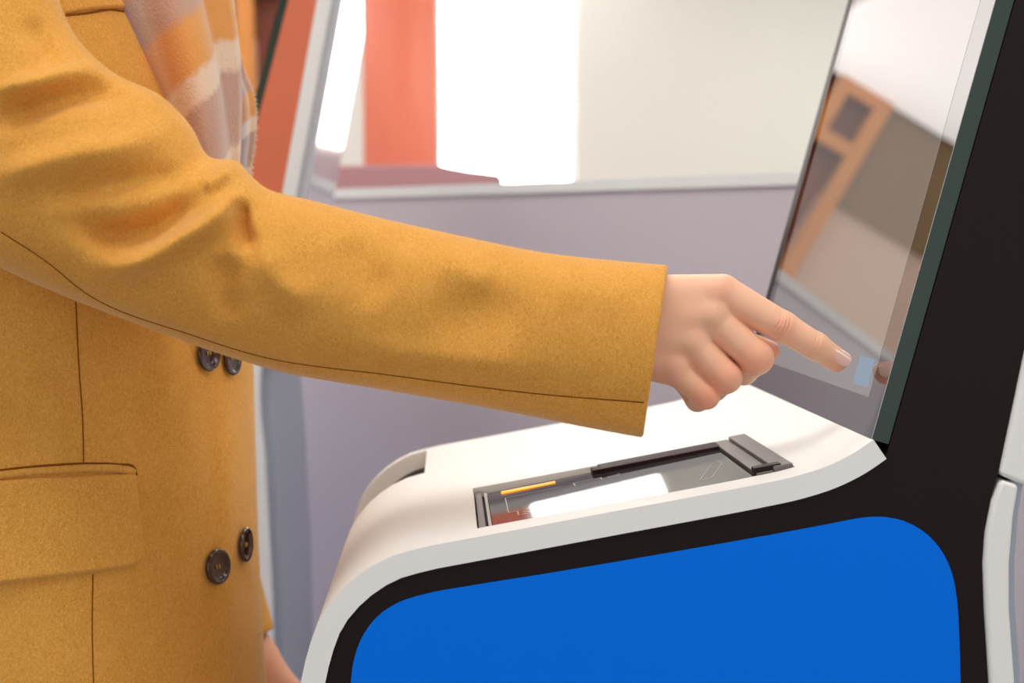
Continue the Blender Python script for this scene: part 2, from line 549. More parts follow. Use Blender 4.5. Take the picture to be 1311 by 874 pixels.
    box('end_latch', (SL - 0.026, 0.003, -0.005), (SL - 0.008, 0.012, 0.0034), M['black'], sn, bev=0.0006, frame=fs)
    box('light_strip', (0.020, SW - 0.024, -0.0040), (0.060, SW - 0.0205, -0.0027), M['led'], sn, frame=fs)

    def line(a, b, wd=0.0007):
        a = np.array(a); b = np.array(b)
        dd = b - a; l = np.linalg.norm(dd); dd /= l
        nv = np.array([-dd[1], dd[0]]) * wd / 2
        pts = [a - nv, b - nv, b + nv, a + nv]
        return [p0 + e1 * q[0] + e2 * q[1] + e3 * (-0.0020 - (SL - 0.02 - q[0]) * math.tan(tl)) for q in pts]
    segs = [((0.022, 0.052), (0.022, 0.108)), ((0.022, 0.108), (0.062, 0.108)), ((0.022, 0.052), (0.030, 0.052)),
            ((0.028, 0.036), (0.040, 0.036)), ((0.028, 0.036), (0.028, 0.050)), ((0.031, 0.044), (0.038, 0.040)), ((0.038, 0.040), (0.044, 0.052)), ((0.034, 0.050), (0.044, 0.052)),
            ((0.072, 0.112), (0.092, 0.112)), ((0.072, 0.100), (0.072, 0.112)), ((0.092, 0.104), (0.092, 0.112)),
            ((0.096, 0.108), (0.106, 0.112)), ((0.106, 0.112), (0.102, 0.104)), ((0.102, 0.104), (0.096, 0.108)),
            ((0.150, 0.030), (0.166, 0.074)), ((0.157, 0.028), (0.173, 0.070)), ((0.166, 0.074), (0.173, 0.082)), ((0.173, 0.070), (0.173, 0.082)), ((0.150, 0.030), (0.157, 0.028))]
    for g in (segs[:3], segs[3:8], segs[8:11], segs[11:14], segs[14:]):
        V = []; F = []
        for s_ in g:
            F.append(tuple(range(len(V), len(V) + 4)))
            V += line(*s_)
        tag(obj('guide_mark', V, F, M['print'], sn), kind='stuff')
    return K


K1 = make_kiosk('self-service kiosk with bright blue side panel and the dark screen being touched', M['black'])
K2 = make_kiosk('self-service kiosk with dark side coloured lens-flare red, standing behind the person', M['flare_tint'])
K2.location = Vector(K2.location) + Vector((-0.606, 1.05, 0))

# ------------------------------------------------------------------ person
def wool(name, rgb, light, dark):
    m = bpy.data.materials.new(name)
    m.use_nodes = True
    nt = m.node_tree
    b = nt.nodes['Principled BSDF']
    b.inputs['Roughness'].default_value = 0.95
    b.inputs['Specular IOR Level'].default_value = 0.1
    b.inputs['Sheen Weight'].default_value = 0.6
    b.inputs['Sheen Roughness'].default_value = 0.3
    b.inputs['Sheen Tint'].default_value = (1, 0.85, 0.6, 1)
    tc = nt.nodes.new('ShaderNodeTexCoord')
    def noise(scale, det, dist=0.0, stretch=(1, 1, 1)):
        mp = nt.nodes.new('ShaderNodeMapping'); mp.inputs['Scale'].default_value = stretch
        nt.links.new(tc.outputs['Object'], mp.inputs['Vector'])
        n = nt.nodes.new('ShaderNodeTexNoise')
        n.inputs['Scale'].default_value = scale; n.inputs['Detail'].default_value = det; n.inputs['Distortion'].default_value = dist
        nt.links.new(mp.outputs[0], n.inputs['Vector'])
        return n
    n1 = noise(800, 3, 1.5, (1, 1, 0.6)); n2 = noise(60, 4)
    r = nt.nodes.new('ShaderNodeValToRGB')
    r.color_ramp.elements[0].position = 0.33; r.color_ramp.elements[0].color = lin(*dark)
    r.color_ramp.elements[1].position = 0.68; r.color_ramp.elements[1].color = lin(*light)
    e = r.color_ramp.elements.new(0.5); e.color = lin(*rgb)
    ad = nt.nodes.new('ShaderNodeMix'); ad.data_type = 'FLOAT'; ad.inputs[0].default_value = 0.12
    nt.links.new(n1.outputs['Fac'], ad.inputs[2]); nt.links.new(n2.outputs['Fac'], ad.inputs[3])
    nt.links.new(ad.outputs[0], r.inputs[0])
    nt.links.new(r.outputs[0], b.inputs['Base Color'])
    bp = nt.nodes.new('ShaderNodeBump'); bp.inputs['Strength'].default_value = 0.4; bp.inputs['Distance'].default_value = 0.0009
    nt.links.new(n1.outputs['Fac'], bp.inputs['Height'])
    nt.links.new(bp.outputs[0], b.inputs['Normal'])
    return m


M['wool'] = wool('mustard_wool', (225, 162, 74), (238, 180, 98), (209, 145, 59))
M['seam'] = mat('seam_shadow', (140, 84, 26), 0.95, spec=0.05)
M['button_horn'] = mat('dark_brown_horn', (58, 28, 16), 0.18, vary=0.3, vscale=120, coat=0.5)
M['thread'] = mat('tan_thread', (200, 160, 80), 0.8)
M['trouser'] = mat('dark_trouser', (48, 46, 52), 0.9, bump=0.2, bscale=600)
M['boot'] = mat('black_leather', (26, 22, 20), 0.4)
M['hair'] = mat('brown_hair', (84, 54, 34), 0.5, vary=0.2, vscale=80)
M['eye'] = mat('dark_eye', (60, 42, 34), 0.15)
M['nail'] = mat('pale_pink_nail', (238, 192, 178), 0.2, coat=0.7)


def skin_mat():
    m = bpy.data.materials.new('skin')
    m.use_nodes = True
    nt = m.node_tree
    b = nt.nodes['Principled BSDF']
    b.inputs['Roughness'].default_value = 0.42
    b.inputs['Specular IOR Level'].default_value = 0.35
    b.inputs['Subsurface Weight'].default_value = 0.25
    b.inputs['Subsurface Radius'].default_value = (0.008, 0.003, 0.0015)
    b.inputs['Subsurface Scale'].default_value = 0.5
    at_ = nt.nodes.new('ShaderNodeAttribute'); at_.attribute_name = 'flush'
    mx = nt.nodes.new('ShaderNodeMix'); mx.data_type = 'RGBA'
    mx.inputs[6].default_value = lin(245, 192, 160); mx.inputs[7].default_value = lin(234, 138, 108)
    nt.links.new(at_.outputs['Fac'], mx.inputs[0])
    nt.links.new(mx.outputs[2], b.inputs['Base Color'])
    tc = nt.nodes.new('ShaderNodeTexCoord')
    n = nt.nodes.new('ShaderNodeTexVoronoi'); n.inputs['Scale'].default_value = 1100
    nt.links.new(tc.outputs['Object'], n.inputs['Vector'])
    bp = nt.nodes.new('ShaderNodeBump'); bp.inputs['Strength'].default_value = 0.12; bp.inputs['Distance'].default_value = 0.0004
    nt.links.new(n.outputs['Distance'], bp.inputs['Height'])
    nt.links.new(bp.outputs[0], b.inputs['Normal'])
    return m


M['skin'] = skin_mat()
PX, PY = -0.285, 1.165
PERSON = empty('person', (PX, PY, 0), 'person in a mustard wool coat and plaid scarf pointing a finger at the kiosk screen', 'person')

# ---- the pointing hand, in pixel units (u right, v down, w away), 0.511 mm each
HS = 0.93 / FPX
YH = 0.928


def chain(P, pts, k=4):
    d = None
    for (a, ra), (b, rb) in zip(pts[:-1], pts[1:]):
        c = cone(P, a, b, ra, rb)
        d = c if d is None else smin(d, c, k)
    return d


INDEX = [((926, 377, 0), 25), ((1003, 418.5, -3), 19.8), ((1045, 443.5, 0), 17.8), ((1072, 460.5, 5), 14.8)]
MIDDLE = [((912, 406, -6), 23), ((969, 458, -9), 21), ((952, 474, 30), 18), ((915, 452, 44), 16)]
RING = [((889, 440, -7), 22), ((930, 483, -10), 19.5), ((914, 496, 26), 17), ((886, 470, 42), 15)]
PINKY = [((866, 472, 0), 21), ((904, 506, -6), 17), ((893, 511, 24), 15), ((872, 486, 38), 13)]
THUMB = [((815, 425, 40), 24), ((890, 424, 50), 21), ((948, 437, 44), 16.5), ((986, 448.5, 36), 12.5)]


def hand_sdf(P):
    palm = cone(P, (800, 386, 8), (923, 377, 2), 34, 26.5)
    for c in (((800, 412, 2), (910, 405, -8), 28, 24.5), ((800, 430, 2), (888, 438, -7), 28, 23), ((800, 450, 8), (866, 470, 2), 29, 25),
              ((810, 430, 25), (890, 420, 28), 26, 24), ((690, 424, 10), (800, 424, 8), 42, 38)):
        palm = smin(palm, cone(P, *c), 16)
    for c, r in (((921, 374, -10), 17), ((914, 403, -15), 16), ((889, 437, -13), 15), ((866, 470, -10), 14)):
        palm = smin(palm, np.linalg.norm(P - np.array(c), axis=-1) - r, 10)
    fing = None
    for F_, kp in ((MIDDLE, 9), (RING, 8), (PINKY, 8)):
        c = chain(P, F_, 6)
        fing = c if fing is None else smin(fing, c, 1.2)
    ix = chain(P, INDEX, 5)
    # knuckle pads and fingertip pad of the index
    ix = smin(ix, np.linalg.norm(P - np.array((1003, 417, -9)), axis=-1) - 15.5, 6)
    ix = smin(ix, ellip(P, (1068, 461, 8), (15, 13, 13)), 5)
    th = chain(P, THUMB, 8)
    d = smin(palm, fing, 4)
    d = smin(d, ix, 3)
    d = smin(d, th, 3)
    # skin creases over the joints of the index
    ax = np.array([0.86, 0.5, 0.0])
    for c, offs, dep in (((1003, 418, -3), (-7, -2.5, 2, 6.5), 1.7), ((1045, 443.5, 0), (-3, 1.5), 1.3)):
        q = P - np.array(c, float)
        al = q @ ax
        side = np.clip((-q[..., 2] - 4) / 8, 0, 1) * (np.linalg.norm(q, axis=-1) < 27)
        al = al + 0.02 * (q @ np.array([-0.5, 0.86, 0])) ** 2
        for o_ in offs:
            d = d + dep * side * np.exp(-((al - o_) / 1.2) ** 2)
    return d


hv, hf = nets(hand_sdf, (690, 325, -62), (1102, 545, 84), 1.6)
hflush = np.zeros(len(hv))
for c, r, s_ in (((1074, 462, 5), 16, .75), ((1003, 418, -20), 14, .45), ((1045, 443, -16), 10, .25), ((968, 462, -20), 24, .5), ((930, 487, -20), 22, .55), ((906, 508, -16), 20, .7), ((925, 372, -30), 22, .2),
                 ((950, 415, 0), 20, .45), ((955, 450, 10), 30, .3), ((980, 448, 36), 22, .4), ((868, 472, -20), 22, .15)):
    hflush = np.maximum(hflush, s_ * np.exp(-(np.linalg.norm(hv - np.array(c), axis=1) / r) ** 2))
HV = atn(hv[:, 0], hv[:, 1], YH + hv[:, 2] * HS)

# ---- hanging left hand (metres, local: x = along fingers, y = across, z = back of hand)
def lhand_sdf(P):
    palm = cone(P, (0, 0, 0), (0.075, 0.028, 0), 0.021, 0.0125)
    for c in (((0, 0, 0), (0.08, 0.01, 0.002), 0.021, 0.0125), ((0, 0, 0), (0.077, -0.008, 0.002), 0.021, 0.012), ((0, 0, 0), (0.07, -0.025, 0), 0.021, 0.011), ((-0.1, 0, 0), (0, 0, 0), 0.026, 0.022)):
        palm = smin(palm, cone(P, *c), 0.01)
    d = palm
    for y, l, r in ((0.028, 0.072, 0.0085), (0.010, 0.080, 0.0088), (-0.008, 0.074, 0.0083), (-0.025, 0.058, 0.0072)):
        f_ = chain(P, [((0.074, y, 0), r * 1.15), ((0.074 + l * .5, y * 1.1, -0.008), r), ((0.074 + l * .78, y * 1.1, -0.022), r * .9), ((0.074 + l * .92, y * 1.1, -0.036), r * .75)], 0.003)
        d = smin(d, f_, 0.002)
    th = chain(P, [((0.01, 0.015, -0.005), 0.014), ((0.045, 0.046, -0.014), 0.011), ((0.075, 0.055, -0.02), 0.0095), ((0.097, 0.054, -0.024), 0.0075)], 0.005)
    return smin(d, th, 0.004)


lv, lf_ = nets(lhand_sdf, (-0.11, -0.05, -0.06), (0.18, 0.075, 0.04), 0.0022)
# orientation: fingers down and forward, thumb forward, back of the hand outwards (+Y)
lx = np.array([0.50, -0.10, -0.86]); lx /= np.linalg.norm(lx)
lz = np.array([0.10, 0.99, 0.0]); lz -= lz @ lx * lx; lz /= np.linalg.norm(lz)
ly = np.cross(lz, lx)
LW = at(322, 846, 1.33)
LV = LW + lv[:, :1] * lx + lv[:, 1:2] * ly + lv[:, 2:] * lz

# ---- rest of the body (mostly under the clothes)
HC = np.array([PX - 0.02, PY, 1.53])
RS = np.array([PX - 0.06, 1.03, 1.30]); LS = np.array([PX - 0.06, 1.30, 1.30])
RE = at(60, 225, 0.945); RW = at(720, 425, 0.935)
LE = np.array([PX - 0.03, 1.385, 1.06])


def body_sdf(P):
    d = cone(P, (PX, PY, 0.98), (PX - 0.03, PY, 1.15), 0.088, 0.082)
    for c in (((PX - 0.02, PY - 0.06, 0.93), (PX - 0.02, PY + 0.06, 0.93), 0.082, 0.082), ((PX - 0.055, PY - 0.08, 1.27), (PX - 0.055, PY + 0.08, 1.27), 0.062, 0.062),
              ((PX - 0.06, PY, 1.32), HC - np.array([0.02, 0, 0.06]), 0.05, 0.047), (RS, RE, 0.048, 0.038), (RE, RW, 0.036, 0.022),
              (LS, LE, 0.046, 0.036), (LE, LW, 0.034, 0.022),
              ((PX, PY - 0.085, 0.86), (PX, PY - 0.085, 0.48), 0.068, 0.05), ((PX, PY - 0.085, 0.48), (PX - 0.01, PY - 0.085, 0.08), 0.05, 0.034),
              ((PX, PY + 0.085, 0.86), (PX, PY + 0.085, 0.48), 0.068, 0.05), ((PX, PY + 0.085, 0.48), (PX - 0.01, PY + 0.085, 0.08), 0.05, 0.034)):
        d = smin(d, cone(P, *c), 0.03)
    h = smin(ellip(P, HC + (-.005, 0, .03), (0.092, 0.073, 0.085)), ellip(P, HC + (0.022, 0, -0.045), (0.062, 0.055, 0.07)), 0.03)
    h = smin(h, cone(P, HC + (0.085, 0, 0.018), HC + (0.103, 0, -0.022), 0.008, 0.012), 0.01)
    h = smin(h, cone(P, HC + (0.078, -0.016, -0.056), HC + (0.078, 0.016, -0.056), 0.009, 0.009), 0.006)
    for s_ in (-1, 1):
        h = -smin(-h, np.linalg.norm(P - (HC + (0.092, s_ * 0.032, 0.012)), axis=-1) - 0.013, 0.01)
        h = smin(h, ellip(P, HC + (-0.005, s_ * 0.074, -0.005), (0.018, 0.008, 0.03)), 0.006)
    return smin(d, h, 0.02)


bv, bf = nets(body_sdf, (-0.62, 0.86, 0.02), (0.12, 1.48, 1.70), 0.009)
n0, n1 = len(HV), len(LV)
body = obj('body', np.concatenate([HV, LV, bv]), np.concatenate([hf, lf_ + n0, bf + n0 + n1]).tolist(), M['skin'], PERSON, smooth=True)
at_ = body.data.attributes.new('flush', 'FLOAT', 'POINT')
at_.data.foreach_set('value', np.concatenate([hflush, np.full(n1, .2), np.full(len(bv), .15)]).astype(np.float32))
for s_ in (-1, 1):
    bm = bmesh.new(); bmesh.ops.create_uvsphere(bm, u_segments=16, v_segments=10, radius=0.012)
    V = [np.array(v.co) + HC + (0.074, s_ * 0.032, 0.012) for v in bm.verts]; F = [[v.index for v in f.verts] for f in bm.faces]; bm.free()
    obj('eye', V, F, M['eye'], body, smooth=True)


def hair_sdf(P):
    d = smin(ellip(P, HC + (-.018, 0, .04), (0.105, 0.088, 0.092)), ellip(P, HC + (-.045, 0, -0.07), (0.065, 0.085, 0.11)), 0.03)
    return np.maximum(d, -ellip(P, HC + (0.085, 0, -0.04), (0.095, 0.066, 0.105)))


V, F = nets(hair_sdf, HC - 0.2, HC + 0.16, 0.007)
obj('hair', V, F.tolist(), M['hair'], PERSON, smooth=True)


def nail(center, ax, out, r, ln, wd):
    """a curved plate laid on the finger: ax along the finger, out the outward normal"""
    ax = np.array(ax, float); ax /= np.linalg.norm(ax)
    out = np.array(out, float); out -= out @ ax * ax; out /= np.linalg.norm(out)
    sd = np.cross(ax, out)
    V = []
    n, m_ = 11, 11
    for i in range(n):
        t = i / (n - 1) * 2 - 1
        wdt = wd * (1 - 0.12 * t * t) * (1 - max(0, abs(t) - .55) ** 2 * 2.6)
        for j in range(m_):
            a_ = (j / (m_ - 1) * 2 - 1) * wdt / r
            V.append(np.array(center) + ax * (t * ln) + (out * math.cos(a_) + sd * math.sin(a_)) * r - out * (r * .02 + 1.1 * max(0, t) ** 2))
    V = np.array(V)
    W = atn(V[:, 0], V[:, 1], YH + V[:, 2] * HS)
    return obj('fingernail', W, gridfaces(n, m_, False), M['nail'], body, smooth=True)


nail((1074, 460.5, 5), (27, 17, 5), (0.25, -0.35, -1), 15.4, 12.5, 10.5)
nail((984, 448, 36.5), (38, 11.5, -8), (0.0, -0.75, -0.75), 13.3, 11, 8)

# ------------------------------------------------------------------ coat
FOLD = 1.95


def sculpt(V, front, strokes):
    """raise (+) or sink (-) soft folds along lines seen from the side the cloth faces"""
    u, v = projn(V)
    dsp = np.zeros(len(V))
    for pts, wd, amp in strokes:
        P = catmull(pts, 24) if len(pts) > 2 else pts
        dd, tt = polydist(u, v, P)
        tp = np.clip(np.minimum(tt, 1 - tt) / 0.3, 0, 1)
        tp = 1.0 if abs(amp) < 1.45 else 0.15 + 0.85 * tp * tp * (3 - 2 * tp)
        dsp += (1.0 if abs(amp) < 1.45 else FOLD) * amp * 0.001 * tp * np.exp(-(dd / wd) ** 2)
    V = V.copy()
    V[:, 1] -= dsp * front
    return V


# body of the coat: stacked cross-sections
YZ = 1.12
lev = [(-190, 75), (-120, 130), (-60, 160), (0, 187), (50, 216), (100, 243), (150, 266), (205, 285), (250, 300), (320, 314), (400, 319), (480, 321), (600, 324), (700, 327), (800, 332), (874, 336)]
zf = [(at(x, y, 1.165)[2], at(x + 2, y, 1.165)[0]) for y, x in lev]
zf += [(0.60, zf[-1][1] + 0.010), (0.42, zf[-1][1] + 0.018)]
zf = np.array(zf[::-1])
NZ, NA = 260, 240
zz = np.linspace(0.42, 1.37, NZ)
fx = np.interp(zz, zf[:, 0], zf[:, 1])
ker = np.hanning(21); ker /= ker.sum()
fx = np.convolve(np.pad(fx, 10, mode='edge'), ker, 'valid')
bx_ = np.interp(zz, [0.42, 0.85, 1.02, 1.2, 1.32, 1.37], [-0.47, -0.45, -0.43, -0.435, -0.40, -0.36])
hw = np.interp(zz, [0.42, 0.60, 0.85, 1.02, 1.18, 1.30, 1.34, 1.37], [0.235, 0.222, 0.203, 0.183, 0.186, 0.19, 0.172, 0.12])
hw = np.convolve(np.pad(hw, 10, mode='edge'), ker, 'valid')
th = np.linspace(0, 2 * np.pi, NA, endpoint=False)
ct, st = np.cos(th), np.sin(th)
ex = 2 / np.where(ct > 0, 2.35 - 0.6 * np.clip(ct * 1.6, 0, 1), 2.35)
cs = np.sign(ct) * np.abs(ct) ** ex; sn_ = np.sign(st) * np.abs(st) ** ex
V = np.zeros((NZ, NA, 3))
V[..., 0] = ((fx + bx_) / 2)[:, None] + ((fx - bx_) / 2)[:, None] * cs[None]
V[..., 1] = PY - hw[:, None] * sn_[None]
V[..., 2] = zz[:, None]
V = V.reshape(-1, 3)
front = np.tile(np.clip(st * 3, 0, 1), NZ)
V = sculpt(V, front, [
    ([(290, 470), (296, 560), (292, 700), (300, 874)], 16, 3.5),
    ([(262, 480), (268, 600), (272, 760)], 16, -2.5),
    ([(98, 390), (103, 480), (108, 590)], 5, -1.2),
    ([(119, 745), (118, 874)], 5, -1.2),
    ([(20, 480), (80, 540), (60, 590)], 26, 3.0), ([(-10, 520), (40, 570)], 24, -3.0),
    ([(150, 450), (170, 520), (190, 600)], 26, -3.5), ([(215, 470), (235, 560), (230, 680)], 24, 2.5),
    ([(60, 640), (130, 690)], 30, 1.5), ([(205, 610), (205, 720)], 12, -2.0),
    ([(185, 20), (225, 90), (255, 150), (278, 205)], 9, 2.2), ([(165, 30), (200, 90), (235, 165)], 14, -1.8),
    ([(150, 110), (190, 135), (215, 160)], 14, -5.0)])
F = gridfaces(NZ, NA) + [list(range(NA))[::-1], [(NZ - 1) * NA + i for i in range(NA)]]
coat = fixn(obj('coat', V, F, M['wool'], PERSON, smooth=True))
coat['label'] = 'mustard wool double-breasted coat'
bm = bmesh.new(); bm.from_mesh(coat.data); bm.transform(Matrix.Translation(wloc(coat)))
BODY_T = BVHTree.FromBMesh(bm); bm.free()


def sleeve(name, rings, nseg, strokes, parent, nrings=240, closed_inner=True):
    """rings: (Tu, Tv, Bu, Bv, Ycentre, halfdepth): the two edges of the sleeve as seen from its side"""
    R = np.array(rings, float)
    S = np.zeros((nrings, 6))
    key = catmull(np.concatenate([R[:, :4] / 400.0, R[:, 4:] * 1.0], 1), nrings)
    S[:, :4] = key[:, :4] * 400; S[:, 4:] = key[:, 4:]
    a = np.linspace(0, 2 * np.pi, nseg, endpoint=False)
    c_, s2 = np.cos(a), np.sin(a)
    c_ = np.sign(c_) * np.abs(c_) ** 0.92; s2 = np.sign(s2) * np.abs(s2) ** 0.92
    mu = (S[:, 0] + S[:, 2]) / 2; mv = (S[:, 1] + S[:, 3]) / 2
    hu = (S[:, 0] - S[:, 2]) / 2; hv_ = (S[:, 1] - S[:, 3]) / 2
    u = mu[:, None] + hu[:, None] * c_; v = mv[:, None] + hv_[:, None] * c_
    Y = S[:, 4][:, None] - S[:, 5][:, None] * s2
    V = atn(u, v, Y)
    fr = np.tile(np.clip(s2 * 2.5, 0, 1), nrings)
    V = sculpt(V.reshape(-1, 3), fr, strokes).reshape(nrings, nseg, 3)
    # rounded hem, then the lining going back in
    end = V[-1]; cen = end.mean(0); ax = V[-1].mean(0) - V[-6].mean(0); ax /= np.linalg.norm(ax)
    ext = []
    for k, (dl, sc) in enumerate(((0.0016, 0.995), (0.0026, 0.975), (0.0024, 0.945), (0.0008, 0.925), (-0.004, 0.915), (-0.03, 0.90), (-0.09, 0.88))):
        ext.append(cen + (end - cen) * sc + ax * dl)
    c0 = V[0].mean(0)
    cap = [c0 + (V[0] - c0) * sc + np.array([0, dy, dz]) for sc, dy, dz in ((0.10, 0.055, 0.052), (0.42, 0.050, 0.048), (0.70, 0.038, 0.038), (0.90, 0.018, 0.020))]
    A = np.concatenate([np.array(cap), V, np.array(ext)])
    n = len(A)
    return fixn(obj(name, A.reshape(-1, 3), gridfaces(n, nseg) + [list(range(nseg))], M['wool'], parent, smooth=True))


RR = [(55, -190, -190, -190, 1.015, 0.075), (62, -110, -215, -60, 0.985, 0.075), (76, 0, -200, 60, 0.965, 0.075), (100, 50, -175, 150, 0.955, 0.074), (150, 96, -130, 235, 0.948, 0.073), (205, 122, -90, 285, 0.944, 0.072),
      (243, 160, -40, 322, 0.940, 0.071), (266, 199, 20, 352, 0.937, 0.069), (302, 206, 95, 384, 0.934, 0.067), (322, 226, 180, 416, 0.933, 0.064), (345, 243, 262, 446, 0.932, 0.061), (400, 257, 350, 473, 0.932, 0.058),
      (495, 281, 475, 496, 0.933, 0.055), (585, 301, 575, 513, 0.934, 0.053), (700, 324, 688, 534, 0.934, 0.052), (790, 334, 768, 550, 0.933, 0.051), (850, 339, 818, 559, 0.932, 0.050)]
ST = [
    ([(330, 226), (300, 260), (272, 284), (232, 308), (180, 338), (120, 345)], 15, 9.0),       # main elbow ridge
    ([(262, 235), (235, 262), (200, 288), (150, 300), (80, 285)], 20, -9.0),       # hollow above it
    ([(312, 250), (308, 275), (312, 300), (322, 325)], 11, -7.5),                  # sharp hollow right of the ridge
    ([(345, 300), (352, 350), (375, 372), (420, 380)], 22, 4.0),
    ([(290, 320), (285, 370), (300, 415)], 20, -5.0),
    ([(-20, 122), (60, 104), (104, 93), (143, 90), (160, 104)], 13, 7.0),          # upper arm ridges
    ([(-20, 160), (30, 142), (90, 124), (140, 122), (175, 135)], 16, -7.0),
    ([(-20, 236), (60, 210), (110, 196), (150, 190), (200, 170), (225, 150)], 20, 6.5),
    ([(258, 205), (225, 222), (190, 228), (120, 240), (40, 256)], 16, -4.0),
    ([(300, 213), (285, 225), (255, 240)], 10, 4.0),
    ([(250, 160), (262, 185), (262, 205)], 8, 2.5),
    ([(30, 20), (55, 60), (60, 90)], 14, -4.0), ([(80, 20), (98, 50), (125, 85)], 9, 3.0),
    ([(440, 300), (470, 350), (500, 385)], 30, -3.0), ([(560, 318), (600, 345), (640, 360)], 24, 3.0), ([(500, 300), (540, 312)], 16, -2.0),
    ([(540, 420), (620, 400), (690, 405)], 34, -3.0), ([(700, 360), (760, 370), (820, 380)], 26, 1.5),
    ([(430, 440), (560, 460), (700, 470)], 20, 2.0),
    ([(0, 295), (60, 335), (110, 375), (250, 430), (330, 455), (500, 480), (700, 505), (822, 515)], 5, -1.4),
]
slv = sleeve('sleeve', RR, 160, ST, coat)
bm = bmesh.new(); bm.from_mesh(slv.data); bm.transform(Matrix.Translation(wloc(slv)))
SLV_T = BVHTree.FromBMesh(bm); bm.free()
# left sleeve hanging on the far side: rings from shoulder to cuff
def tube_sleeve(pts, name, parent):
    P = catmull([list(p) + [r] for p, r in pts], 90)
    C_ = P[:, :3]; r = P[:, 3]
    T = np.gradient(C_, axis=0); T /= np.linalg.norm(T, axis=1)[:, None]
    A = np.cross(T, [0, 1.0, 0]); A /= np.linalg.norm(A, axis=1)[:, None]
    B = np.cross(T, A)
    a = np.linspace(0, 2 * np.pi, 64, endpoint=False)
    rr = r[:, None] * (1 + 0.03 * np.sin(np.arange(90) / 5.0)[:, None] * np.cos(2 * a)[None])
    V = C_[:, None] + rr[..., None] * (A[:, None] * np.cos(a)[None, :, None] + B[:, None] * np.sin(a)[None, :, None])
    end = V[-1]; cen = end.mean(0); ax = T[-1]
    ext = [cen + (end - cen) * sc + ax * dl for dl, sc in ((0.002, .985), (0.002, .94), (-0.01, .90), (-0.08, .88))]
    A_ = np.concatenate([V, np.array(ext)])
    return fixn(obj(name, A_.reshape(-1, 3), gridfaces(len(A_), 64) + [list(range(64))], M['wool'], parent, smooth=True))


CUFF = at(293, 822, 1.33)
tube_sleeve([((PX - 0.01, 1.29, 1.34), 0.07), ((PX - 0.03, 1.36, 1.25), 0.075), (LE + np.array([-0.01, 0.0, 0.0]), 0.066), ((LE + CUFF) / 2 + np.array([-0.01, 0.0, 0]), 0.058), (CUFF, 0.045)], 'sleeve', coat)


def onto(tree, u, v):
    d = Vector(ray(u, v)).normalized()
    p, n, _, _ = tree.ray_cast(Vector(CAM), d)
    if p is None:
        return None, None
    if n.dot(d) > 0: n = -n
    return np.array(p), np.array(n)


def seam(tree, pts, parent, name='seam', r=0.00055, m=None, lift=0.0):
    P = []
    for q in catmull(pts, 70):
        p, n = onto(tree, *q)
        if p is not None: P.append(p + n * lift)
    return tube(name, P, r, m or M['seam'], parent, 6)


seam(SLV_T, [(2, 297), (60, 335), (110, 375), (250, 430), (330, 455), (500, 480), (700, 505), (824, 515)], coat)
seam(BODY_T, [(97, 386), (101, 470), (106, 540), (107, 596)], coat)
seam(BODY_T, [(119, 735), (118, 800), (120, 885)], coat)


def patch(tree, corners_fn, n, m_, th_, name, parent, mtl, lift=0.0003):
    """a cloth piece of thickness th_ laid on the coat"""
    bot = np.zeros((n, m_, 3)); top = np.zeros((n, m_, 3))
    for i in range(n):
        for j in range(m_):
            u, v, k = corners_fn(i / (n - 1), j / (m_ - 1))
            p, nr = onto(tree, u, v)
            bot[i, j] = p - nr * 0.002
            top[i, j] = p + nr * (lift + th_ * k)
    V = np.concatenate([top.reshape(-1, 3), bot.reshape(-1, 3)])
    N = n * m_
    F = gridfaces(n, m_, False) + [tuple(N + x for x in f[::-1]) for f in gridfaces(n, m_, False)]
    rim = [(0, j) for j in range(m_)] + [(i, m_ - 1) for i in range(1, n)] + [(n - 1, j) for j in range(m_ - 2, -1, -1)] + [(i, 0) for i in range(n - 2, 0, -1)]
    ri = [a_ * m_ + b_ for a_, b_ in rim]
    for a_, b_ in zip(ri, ri[1:] + ri[:1]):
        F.append((a_, b_, N + b_, N + a_))
    return fixn(obj(name, V, F, mtl, parent, smooth=True))


def edge(t, w_):
    """rounded shoulder: 0 at the rim, 1 inside"""
    x = min(1.0, min(t, 1 - t) / w_)
    return math.sqrt(max(0.0, 1 - (1 - x) ** 2))


def flapfn(s_, t):
    # s_ down, t from behind to front; front corners rounded
    s2 = s_
    ut, vt = -70 + t * 243, 619 + t * (-15) + 8 * (t - .5) ** 2
    ub, vb = -70 + t * 252, 757 - t * 34
    cr = max(0.0, t - 0.90) / 0.10
    vb -= 22 * (1 - math.sqrt(max(0, 1 - cr ** 2)))
    u = ut + (ub - ut) * s2; v = vt + (vb - vt) * s2
    rnd = lambda x: math.sqrt(max(0.0, 1 - (1 - min(1.0, x)) ** 2))
    k = rnd((1 - t) / 0.025) * rnd((1 - s2) / 0.05) * rnd((s2 + 0.015) / 0.05)
    return u, v, max(k, 0.10) * (0.55 + 0.6 * s2)


patch(BODY_T, flapfn, 50, 60, 0.0062, 'pocket_flap', coat, M['wool'])
seam(BODY_T, [(-60, 618), (0, 608), (60, 602), (120, 599), (150, 600), (170, 604)], coat, 'pocket_welt', 0.0030, M['wool'], 0.0006)
seam(BODY_T, [(-60, 611), (0, 601.5), (60, 595.5), (120, 593), (150, 594), (172, 598), (175, 608)], coat, 'seam', 0.0008)
def breastfn(s_, t):
    ut, vt = 66 + t * 98, -14 - t * 8
    ub, vb = 79 + t * 88, 19 - t * 7 + 3 * math.sin(t * 3.14) * -1
    u = ut + (ub - ut) * s_; v = vt + (vb - vt) * s_
    return u, v, max(0.15, edge(s_, 0.1) * edge(t, 0.05))
patch(BODY_T, breastfn, 20, 30, 0.0028, 'breast_pocket', coat, M['wool'])
seam(BODY_T, [(78, 20), (110, 17), (140, 12.5), (166, 12), (167, 0), (164, -18)], coat, 'seam', 0.0009)
